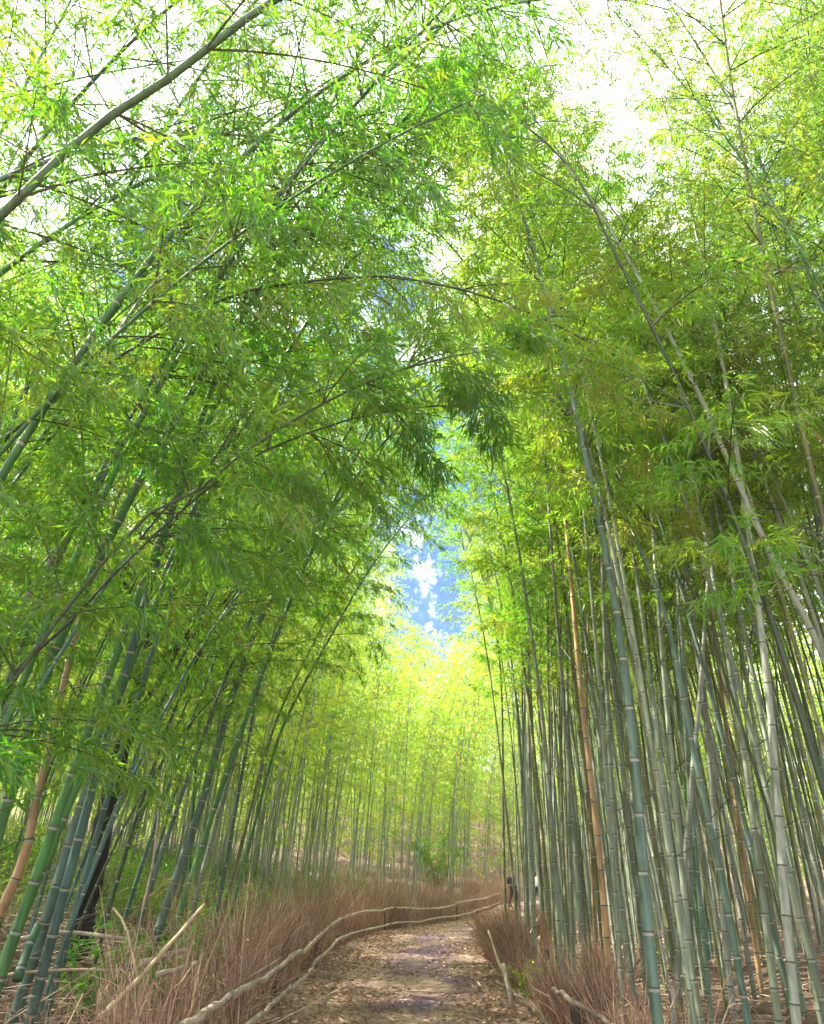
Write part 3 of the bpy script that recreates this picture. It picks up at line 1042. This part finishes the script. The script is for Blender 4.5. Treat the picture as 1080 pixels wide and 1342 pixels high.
for p in poisson(zone_left, 300, .58, seed=2, seeds=KEY_SPOTS):
    sites.append(('L', p))
for p in poisson(zone_bend, 480, .7, tries=20000, seed=3):
    sites.append(('B', p))

MAX_SINGLE = 280


def seen(side, p):
    g = float(ground_z(*p))
    lean = 1 if side == 'L' else -1
    return any(in_view(np.array([p[0] + lean * h * h * 0.02, p[1], g + h]), 0.02) for h in (0.5, 2, 4, 6, 8, 10))


vis = [(np.hypot(*p), s, p) for s, p in sites if seen(s, p) or np.hypot(*p) < 8]
vis.sort(key=lambda q: q[0])
single = vis[:MAX_SINGLE]
sid = {id(q[2]) for q in single}
rest = [(s, p) for s, p in sites if id(p) not in sid]
from collections import Counter
print(Counter(q[1] for q in single))
print('sites', len(sites), 'visible', len(vis), 'rest', len(rest))


def describe(s, p, col):
    d = p[1]
    if s == 'R':
        near = 'beside the low right fence' if p[0] < 3.2 and d < 12 else ('at the inner edge of the path bend' if d > 17 and p[0] < xr(d) + 2.5 else ('deep inside the right stand' if p[0] > 6 else 'in the dense right stand'))
    elif s == 'L':
        near = 'near the foot of the left bank' if p[0] > xl(d) - 2.6 else ('high on the left bank' if p[0] < xl(d) - 6 else 'part way up the left bank')
    else:
        near = 'behind the far brushwood where the path bends' if p[0] < xl(d) else 'beyond the right stand past the bend'
    return f'{col} bamboo culm {near}'


for q in single:
    s, p = q[1], q[2]
    g = float(ground_z(*p)) - 0.05
    if s == 'L':
        near = 2.6 < p[1] < 10 and p[0] > -7

        def pick():
            pr = protoL[rng.integers(len(protoL))] if not near or rng.random() < .32 else protoSL[rng.integers(6)]
            return pr, rng.normal(0, .55), rng.uniform(.85, 1.15)
        col = rng.choice(['dusky teal', 'grey green', 'blue green', 'bright green', 'olive', 'tan'], p=[.32, .20, .22, .16, .08, .02])
    elif s == 'R':
        def pick():
            pr = protoR[rng.integers(len(protoR))] if p[1] > 12 or rng.random() < .85 else protoSR[rng.integers(6)]
            if p[1] < 4.9:
                return protoR[rng.integers(len(protoR))], math.pi + rng.normal(0, .6), rng.uniform(.72, .85)
            return pr, math.pi + rng.normal(0, 1.2), rng.uniform(.85, 1.15)
        col = rng.choice(['grey green', 'silvery', 'olive', 'blue green', 'tan', 'bright green'], p=[.34, .20, .28, .13, .02, .03])
    else:
        def pick():
            pr = (protoL if p[0] < 2 and rng.random() < .6 else protoR)[rng.integers(8)]
            return pr, (rng.normal(0, 0.8) if p[0] < xl(p[1]) else math.pi + rng.normal(0, 1.2)), rng.uniform(.9, 1.15)
        col = rng.choice(['grey green', 'silvery', 'olive', 'dusky teal'], p=[.35, .2, .2, .25])
    if s == 'R' and p[1] < 8 and col == 'silvery':
        col = 'grey green'
    if s == 'L' and near:
        col = rng.choice(['dark green', 'bright green', 'dusky teal'])
    if id(p) in TALL_ID:
        def pick():
            if s == 'L':
                return protoL[rng.integers(8)], rng.normal(0, .35), rng.uniform(.95, 1.15)
            return protoR[rng.integers(8)], math.pi + rng.normal(0, .35), rng.uniform(.9, 1.1)
    n, pr, rz, sc = settle(pick, (p[0], p[1], g))
    lab = describe(s, p, col)
    place(pr, (p[0], p[1], g), rz, sc, str(col), lab, lab, (rng.normal(0, .02), rng.normal(0, .02)))


def mass(name, plist):
    A = Acc()
    for (s, p) in plist:
        pr = protoF[rng.integers(5)] if s != 'low' else protoF[rng.integers(5, 8)]
        pick = lambda: (protoF[8 + rng.integers(2) if s == 'R' else 5 + rng.integers(3) if (s == 'B' and p[1] > 46 and rng.random() < .6) or (s == 'L' and p[0] < xl(p[1]) - 6 and rng.random() < .5) else (rng.integers(3) if p[1] < 30 else 3 + rng.integers(2)) if s != 'low' else (5 if p[1] < 22 else rng.integers(6, 8))],
                        rng.normal(0, .8) if p[0] < xl(p[1]) else math.pi + rng.normal(0, 1.1), rng.uniform(.75, 1.15) * (1.15 if p[1] > 36 else 1))
        n, pr, rz, sc = settle(pick, (p[0], p[1], float(ground_z(*p))))
        M = np.array([[math.cos(rz), -math.sin(rz), 0], [math.sin(rz), math.cos(rz), 0], [0, 0, 1]]) * sc
        loc = np.array([p[0], p[1], float(ground_z(*p)) - .05])
        for k, src in ((0, pr.culm), (1, pr.wood), (2, pr.leaf)):
            v, t, qd, tm, qm = src.arrays()
            A.add(v @ M.T + loc, t, None, k)
            A.n -= len(v)
            A.v.pop()
            A.add(v @ M.T + loc, None, qd, k)
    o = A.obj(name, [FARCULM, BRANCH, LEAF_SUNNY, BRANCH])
    tag(o, kind='stuff')


FARCULM = plain_mat('distant_culm', (0.075, 0.115, 0.075), (0.23, 0.26, 0.18), 0.7, 0.5)


def zone_far(rg):
    y = rg.uniform(34, 90)
    x = rg.uniform(-34, 46)
    if xl(y) - 1.2 < x < xr(y) + 0.8 or abs(x - 5) > y * .66:
        return None
    if y < 66 and -16 < x < 26:
        return None
    return np.array([x, y])


def zone_sides(rg):
    y = rg.uniform(4, 42)
    x = rg.choice([-1, 1])
    x = -rg.uniform(8.5, 30) if x < 0 else rg.uniform(20, 38)
    return np.array([x, y])


far = [('low', p) for p in poisson(zone_far, 420, 1.2, seed=4)] + [('low', p) for p in poisson(zone_sides, 150, 1.6, seed=5)]
mass('bamboo_thicket', rest + far)


# ------------------------------------------------------------------ other things
def small_plant(name, loc, n, h, label, cat, group, seed, mat=LEAF_YOUNG, ll=0.13, lw=0.012, spread=.35, fan=5):
    rg = np.random.default_rng(seed)
    root = empty(name, loc, 0, label=label, cat=cat, group=group)
    for i in range(n):
        c = arch(h * rg.uniform(.6, 1.1), R(rg.uniform(3, 20)), R(rg.uniform(30, 75)), rg.uniform(0, 6.28), 1.8, .1, rg)
        st = Acc()
        off = np.array([*rg.normal(0, .09, 2), 0])
        s = np.linspace(0, c.L, 8)
        tube(st, c(s) + off, np.linspace(.006, .0018, 8), 6)
        st.obj('stem', [BRANCH], root, True)
        P, D = [], []
        for u in np.linspace(.25, 1, max(5, int(h * 9))):
            p = c(np.array([u * c.L]))[0] + off
            a = rg.uniform(0, 6.28)
            d = np.array([math.cos(a), math.sin(a), .1])
            for k in range(3):
                q = p + d * h * spread * .33 * k
                P.append(np.repeat(q[None], fan, 0))
                D.append(d[None] * .8 + rg.normal(0, .55, (fan, 3)) + [[0, 0, -.25]])
        lf = Acc()
        leaves(lf, np.concatenate(P), np.concatenate(D), ll, lw, rg)
        lf.obj('leaves', [mat], root)
    return root


def gp(x, y, dz=-0.02):
    return (x, y, float(ground_z(x, y)) + dz)


def undergrowth():
    rg = np.random.default_rng(71)
    A = Acc()
    C = []
    while len(C) < 420:
        y = rg.uniform(6.5, 34)
        x = xl(y) - rg.uniform(1.3, 11)
        if y < 11 and x > -4.5 - (11 - y) * .6:
            continue
        if math.sin(x * 1.1 + y * .5) * math.sin(y * .8 - x * .3) > -.25:
            C.append((x, y, float(ground_z(x, y))))
    C = np.array(C)
    n = 46000
    i = rg.integers(0, len(C), n)
    h = rg.uniform(.25, 1.0, len(C))[i]
    P = C[i] + rg.normal(0, .30, (n, 3)) * np.array([1, 1, 0])
    P[:, 2] = ground_z(P[:, 0], P[:, 1]) + .05 + h * rg.random(n)
    leaves(A, P, rg.normal(0, .8, (n, 3)) + [[0, 0, -.15]], .12, .011, rg)
    S0 = C[rg.integers(0, len(C), 2600)] + rg.normal(0, .3, (2600, 3)) * np.array([1, 1, 0])
    S0[:, 2] = ground_z(S0[:, 0], S0[:, 1])
    d = rg.normal(0, .25, (2600, 3)) * np.array([1, 1, 0]) + [[0, 0, 1]]
    t = np.linspace(0, 1, 3)
    strands(A, S0[:, None] + d[:, None] * t[None, :, None] * rg.uniform(.3, 1, (2600, 1, 1)), np.tile([.004, .003, .0015], (2600, 1)), 1)
    tag(A.obj('undergrowth', [LEAF, BRANCH]), kind='stuff')


undergrowth()
rg = np.random.default_rng(77)
for k, (px, Y) in enumerate([(150, 9.2), (215, 10.5), (190, 10.0), (300, 12.5), (330, 14), (235, 12.2), (355, 15.5)]):
    x = at_y(px, 1200, Y)[0]
    small_plant('bamboo_seedling', gp(x, Y), 4, rg.uniform(.6, 1.0), 'low leafy bamboo seedling among dry twigs on the left bank', 'seedling', 'seedlings on the left bank', 500 + k)
q = at_y(678, 1262, 12.2)
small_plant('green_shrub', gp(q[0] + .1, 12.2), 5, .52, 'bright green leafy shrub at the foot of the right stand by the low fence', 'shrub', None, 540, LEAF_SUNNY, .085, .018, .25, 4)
q = at_y(572, 1130, 39)
small_plant('green_shrub', gp(q[0], 41), 6, 3.0, 'tall dark green shrub standing before the far bamboo at the bend', 'shrub', None, 541, LEAF, .15, .03, .16, 5)


def stick(name, pts, r, label, cat, mat=POLE, group=None, r1=None, sides=8):
    o0 = np.asarray(pts[0], float)
    c = Curve(np.array(pts) - o0)
    a = Acc()
    s = np.linspace(0, c.L, max(6, int(c.L / .12)))
    rr = np.linspace(r, r1 if r1 else r * .8, len(s)) * (1 + .12 * (np.arange(len(s)) % 3 == 0))
    tube(a, c(s) + rng.normal(0, r * .12, (len(s), 3)), rr, sides)
    o = a.obj(name, [mat], None, True)
    o.location = o0
    return tag(o, label, cat, group)


stick('fallen_pole', [at_y(130, 1335, 6.0), at_y(190, 1273, 6.5), at_y(268, 1186, 7.3)], .017, 'pale bare pole propped slantwise against the left brushwood', 'pole')
stick('fallen_pole', [at_y(15, 1232, 8.6), at_y(90, 1222, 8.9), at_y(180, 1232, 9.0)], .022, 'grey dead pole lying level across the twig litter', 'pole', RAIL)
stick('fallen_pole', [at_y(-20, 1282, 7.2), at_y(60, 1272, 7.4), at_y(155, 1271, 7.6)], .014, 'thin brown pole lying level in front of the grey dead pole', 'pole', POLE)
stick('fallen_pole', [at_y(185, 1262, 7.6), at_y(247, 1244, 8.0)], .03, 'short pale broken culm piece lying near the propped pole', 'pole', RAIL)
stick('fallen_pole', [at_y(205, 1278, 7.3), at_y(262, 1262, 7.6)], .024, 'lower one of two short pale broken pieces near the propped pole', 'pole', RAIL)
stick('dead_branch', [at_y(180, 1283, 6.8), at_y(165, 1215, 7.0), at_y(148, 1190, 7.1)], .011, 'thin bent dead branch standing up from the twig litter', 'branch', POLE)
stick('dead_branch', [at_y(186, 1195, 8.6), at_y(202, 1120, 8.7), at_y(212, 1010, 8.8)], .012, 'long thin bleached branch upright before the dark stems', 'branch', RAIL, None, .006)
stick('dead_branch', [at_y(70, 1110, 8.0), at_y(88, 1060, 8.1), at_y(104, 1005, 8.2)], .010, 'thin bleached branch slanting beside the dead tan culm', 'branch', RAIL, None, .006)
o0 = at_y(22, 1285, 6.8)
A = Acc()
build_culm(A, Curve(np.array([o0, at_y(36, 1245, 6.9), at_y(50, 1212, 7.0)]) - o0), .038, .030, 10)
ob = A.obj('broken_culm', [CULM, BAND, NODE], None, True)
ob.location = o0
ob.color = (.04, .11, .05, 1)
tag(ob, 'short broken green culm stump leaning out of the twig litter', 'stump')
stick('fence_stake', [at_y(672, 1322, 11.0), at_y(666, 1293, 11.0), at_y(659, 1262, 11.1)], .028, 'pale slanting stake beside the low rail of the right fence', 'stake', RAIL)
stick('fence_stake', [at_y(668, 1293, 12.2), at_y(654, 1262, 12.4), at_y(640, 1220, 12.8)], .018, 'thin brown stake leaning over the path edge from the right brushwood', 'stake', POLE)


def dark_tree():
    b = at_y(112, 1190, 11.5)
    loc = gp(b[0], 11.5)
    root = empty('dark_tree', loc, 0, label='black rough tree trunk leaning among the bamboo on the left bank', cat='tree')
    pts = [np.array(loc) - [.05, 0, .1], b, at_y(135, 1080, 11.5), at_y(160, 985, 11.5), at_y(182, 900, 11.5), at_y(200, 820, 11.6), at_y(215, 740, 11.8)]
    c = Curve(np.array(pts) - np.array(loc))
    a = Acc()
    s = np.linspace(0, c.L, 40)
    tube(a, c(s) + rng.normal(0, .012, (40, 3)), np.linspace(.17, .06, 40) * (1 + .06 * rng.normal(size=40)), 12)
    rg = np.random.default_rng(31)
    for u in (.55, .68, .78, .88):
        p = c(np.array([u * c.L]))[0]
        az = rg.uniform(0, 6.28)
        d = np.array([math.cos(az), math.sin(az), .9])
        tube(a, [p, p + d * .6, p + d * 1.1 + [0, 0, .25], p + d * 1.6 + [0, 0, .6]], [.045, .035, .022, .01], 8)
    a.obj('trunk', [BARK], root, True)
    l = Acc()
    n = 5000
    cl = c(np.array([.62 + .4 * rg.random()] * 1) * c.L)
    cs = np.stack([c(np.array([min(1, x) * c.L]))[0] + rg.normal(0, .9, 3) for x in rg.uniform(.6, 1.05, 60)])
    P = cs[rg.integers(0, 60, n)] + rg.normal(0, .28, (n, 3))
    leaves(l, P, rg.normal(0, 1, (n, 3)) + [[0, 0, -.3]], .10, .02, rg)
    l.obj('crown', [LEAF], root)


dark_tree()


# ------------------------------------------------------------------ two walkers at the bend
def flat(name, c, rough=.75):
    return plain_mat(name, tuple(x * .8 for x in c), tuple(min(1, x * 1.2) for x in c), 12, rough)


SKIN = flat('skin', (.52, .34, .25), .5)
HAIR = flat('dark_hair', (.02, .015, .012), .5)


def skin_obj(name, verts, edges, radii, mat, parent, root=0, sub=2):
    me = bpy.data.meshes.new(name)
    me.from_pydata([tuple(v) for v in verts], edges, [])
    o = bpy.data.objects.new(name, me)
    COL.objects.link(o)
    o.parent = parent
    md = o.modifiers.new('skin', 'SKIN')
    for i, r in enumerate(radii):
        sv = me.skin_vertices[0].data[i]
        sv.radius = r if isinstance(r, tuple) else (r, r)
        sv.use_root = (i == root)
    md.use_smooth_shade = True
    sd = o.modifiers.new('sub', 'SUBSURF')
    sd.levels = sd.render_levels = sub
    me.materials.append(mat)
    return o


def walker(loc, rz, h, label, top, legs, hair_long, stride):
    """faces +Y locally; stride is the swing of the legs"""
    k = h / 1.72
    root = empty('person', loc, rz, label=label, cat='person')
    root.scale = (k, k, k)
    V, E, Rr = [], [], []

    def v(p, r, par=None):
        V.append(p)
        Rr.append(r)
        if par is not None:
            E.append((par, len(V) - 1))
        return len(V) - 1
    pel = v((0, 0, .93), (.15, .10))
    wst = v((0, .0, 1.08), (.13, .09), pel)
    chs = v((0, .01, 1.30), (.165, .11), wst)
    shd = v((0, .0, 1.42), (.12, .08), chs)
    nck = v((0, .015, 1.49), .052, shd)
    hd1 = v((0, .03, 1.57), (.070, .085), nck)
    hd2 = v((0, .025, 1.65), (.076, .095), hd1)
    v((0, .015, 1.70), (.045, .06), hd2)
    v((0, .135, 1.585), .012, hd1)                     # nose
    joints = {}
    for sx in (-1, 1):
        sw = stride * sx
        hip = v((.09 * sx, 0, .88), .095, pel)
        kn = v((.10 * sx, .22 * sw + .03, .50), .06, hip)
        an = v((.10 * sx, .36 * sw - .05 * abs(sw), .09), .04, kn)
        toe = v((.11 * sx, .36 * sw + .14, .045), .035, an)
        s1 = v((.17 * sx, 0, 1.40), .055, shd)
        el = v((.23 * sx, -.12 * sw - .03, 1.12), .042, s1)
        wr = v((.23 * sx, -.26 * sw + .10, .90), .028, el)
        pm = v((.225 * sx, -.28 * sw + .13, .83), (.022, .038), wr)
        for f, (dy, ln) in enumerate(((-.03, .060), (-.01, .075), (.01, .070), (.028, .055))):
            a = v((.222 * sx, -.28 * sw + .13 + dy, .79), .009, pm)
            v((.215 * sx, -.28 * sw + .14 + dy, .79 - ln), .007, a)
        t = v((.205 * sx, -.28 * sw + .17, .84), .010, pm)
        v((.20 * sx, -.28 * sw + .19, .80), .008, t)
        joints[sx] = (hip, kn, an, toe, s1, el, wr)
    body = skin_obj('body', V, E, Rr, SKIN, root)
    # clothing follows the same joints
    P = lambda i: V[i]
    tv, te, tr = [P(pel), P(wst), P(chs), P(shd)], [(0, 1), (1, 2), (2, 3)], [(.175, .125), (.155, .112), (.19, .13), (.135, .095)]
    for sx in (-1, 1):
        j = joints[sx]
        n = len(tv)
        tv += [P(j[4]), P(j[5]), P(j[6])]
        te += [(3, n), (n, n + 1), (n + 1, n + 2)]
        tr += [.072, .058, .045]
    skin_obj('jacket', tv, te, tr, top, root)
    lv, le, lr = [P(pel)], [], [(.165, .118)]
    for sx in (-1, 1):
        j = joints[sx]
        n = len(lv)
        a = P(j[2])
        lv += [P(j[0]), P(j[1]), a]
        le += [(0, n), (n, n + 1), (n + 1, n + 2)]
        lr += [.115, .08, .062]
        skin_obj('shoe', [(a[0], a[1] - .05, .045), (a[0], a[1] + .07, .05), (a[0], a[1] + .19, .035)], [(0, 1), (1, 2)], [.045, .05, .04], HAIR, root)
    skin_obj('trousers', lv, le, lr, legs, root)
    hv = [(0, -.005, 1.71), (0, -.03, 1.66), (0, -.05, 1.58)]
    hr = [(.075, .08), (.088, .088), (.075, .06)]
    he = [(0, 1), (1, 2)]
    if hair_long:
        hv.append((0, -.07, 1.42))
        hr.append((.07, .035))
        he.append((2, 3))
    skin_obj('hair', hv, he, hr, HAIR, root)
    return root


q = at_y(671.5, 1140, 43.5)
pg = gp(q[0], 43.5, 0.04)
walker(pg, R(-78), 1.70, 'person in a grey-blue jacket walking at the path bend with a black backpack', flat('grey_blue_cloth', (.12, .15, .24)), flat('black_cloth', (.015, .015, .02)), False, .6)
q2 = at_y(702, 1146, 45.5)
pg2 = gp(q2[0], 45.5, 0.04)
walker(pg2, R(-60), 1.6, 'dark-haired person in a white top walking ahead behind the bamboo stems', flat('white_cloth', (.75, .74, .72)), flat('dark_cloth', (.03, .03, .045)), True, .5)
# the backpack of the first walker
bp = skin_obj('backpack', [(0, 0, 0), (0, .01, .2), (0, .02, .40)], [(0, 1), (1, 2)], [(.17, .10), (.18, .12), (.12, .09)], flat('black_nylon', (.012, .012, .016), .6), None)
a = R(-78)
bp.location = (pg[0] + math.sin(a) * .22, pg[1] - math.cos(a) * .22, pg[2] + 1.0)
bp.rotation_euler = (0, 0, a)
tag(bp, 'black backpack on the back of the person in grey-blue', 'backpack')

# torn sheath clinging to the olive culm
for o in list(bpy.data.objects):
    if o.get('label', '').startswith('olive culm with a torn brown sheath'):
        na, nz_ = 12, 12
        V = []
        for j in range(nz_):
            t = j / (nz_ - 1)
            for i in range(na):
                w = (i / (na - 1) - .5) * 2
                th = -math.pi / 2 + w * 1.9 * (1 - t ** 1.6) + .1 * math.sin(t * 9)
                rr_ = .052 + .07 * (1 - t) ** 2 * abs(w) + .02 * math.sin(t * 3)
                V.append((math.cos(th) * rr_ - .01 * t * 8, math.sin(th) * rr_, .12 + t * .95))
        q = [(j * na + i, j * na + i + 1, (j + 1) * na + i + 1, (j + 1) * na + i) for j in range(nz_ - 1) for i in range(na - 1)]
        A = Acc()
        A.add(np.array(V), None, np.array(q))
        sh = A.obj('sheath', [SHEATH], o, True)
        sh.modifiers.new('thickness', 'SOLIDIFY').thickness = .004

# ------------------------------------------------------------------ world and sun
SUN_EL, SUN_AZ = R(54), R(-78)
w = bpy.data.worlds.new('World')
scene.world = w
w.use_nodes = True
nt = w.node_tree
nt.nodes.clear()
L = nt.links.new
out = N(nt, 'ShaderNodeOutputWorld')
bg = N(nt, 'ShaderNodeBackground', Strength=0.13)
sky = N(nt, 'ShaderNodeTexSky', sky_type='NISHITA')
sky.sun_disc = False
sky.sun_elevation = SUN_EL
sky.sun_rotation = SUN_AZ
tc = N(nt, 'ShaderNodeTexCoord')
n1 = N(nt, 'ShaderNodeTexNoise', Scale=2.6, Detail=9.0, Roughness=0.74)
smp = N(nt, 'ShaderNodeMapping')
smp.inputs['Location'].default_value = (24.66, 12.78, 7.02)
L(tc.outputs['Generated'], smp.inputs[0])
L(smp.outputs[0], n1.inputs['Vector'])
r = ramp(nt, [(0.42, (0, 0, 0)), (0.56, (1, 1, 1))])
L(n1.outputs['Fac'], r.inputs[0])
hs = N(nt, 'ShaderNodeHueSaturation', Saturation=1.12, Value=0.22)
tint = N(nt, 'ShaderNodeMix', data_type='RGBA', blend_type='MULTIPLY')
tint.inputs['Factor'].default_value = 1
tint.inputs['B'].default_value = (0.27, 0.64, 1.15, 1)
L(sky.outputs[0], tint.inputs['A'])
L(tint.outputs['Result'], hs.inputs['Color'])
mx = N(nt, 'ShaderNodeMix', data_type='RGBA')
L(r.outputs[0], mx.inputs['Factor'])
L(hs.outputs[0], mx.inputs['A'])
mx.inputs['B'].default_value = (6.5, 6.6, 6.9, 1)
L(mx.outputs['Result'], bg.inputs[0])
L(bg.outputs[0], out.inputs[0])

sd = bpy.data.lights.new('sun', 'SUN')
sd.energy = 5.0
sd.angle = R(0.5)
sd.color = (1.0, 0.95, 0.86)
so = bpy.data.objects.new('sun', sd)
COL.objects.link(so)
v = Vector((math.sin(SUN_AZ) * math.cos(SUN_EL), math.cos(SUN_AZ) * math.cos(SUN_EL), math.sin(SUN_EL)))
so.rotation_euler = v.to_track_quat('Z', 'Y').to_euler()
so.location = v * 60

# the pale air between the stems
def haze():
    m, nt, out = new_mat('damp_air')
    pv = N(nt, 'ShaderNodeVolumePrincipled', Density=0.0009, Anisotropy=0.35)
    pv.inputs['Color'].default_value = (0.93, 0.95, 0.86, 1)
    nt.links.new(pv.outputs[0], out.inputs['Volume'])
    x0, x1, y0, y1, z0, z1 = -700, 700, -700, 900, -3, 40
    V = np.array([(x, y, z) for z in (z0, z1) for y in (y0, y1) for x in (x0, x1)], float)
    A = Acc()
    A.add(V, None, np.array([(0, 2, 3, 1), (4, 5, 7, 6), (0, 1, 5, 4), (2, 6, 7, 3), (0, 4, 6, 2), (1, 3, 7, 5)]))
    o = A.obj('haze', [m])
    tag(o, kind='stuff')
    m.cycles.homogeneous_volume = True if hasattr(m.cycles, 'homogeneous_volume') else None


haze()
vs = scene.view_settings
vs.view_transform = 'Standard'
vs.look = 'None'
vs.exposure = 2.75
vs.gamma = 1.0
vs.use_curve_mapping = False
scene.render.engine = 'CYCLES'
cy = scene.cycles
cy.max_bounces = 10
cy.diffuse_bounces = 6
cy.transmission_bounces = 8
cy.glossy_bounces = 2
cy.use_denoising = True
cy.sample_clamp_indirect = 10
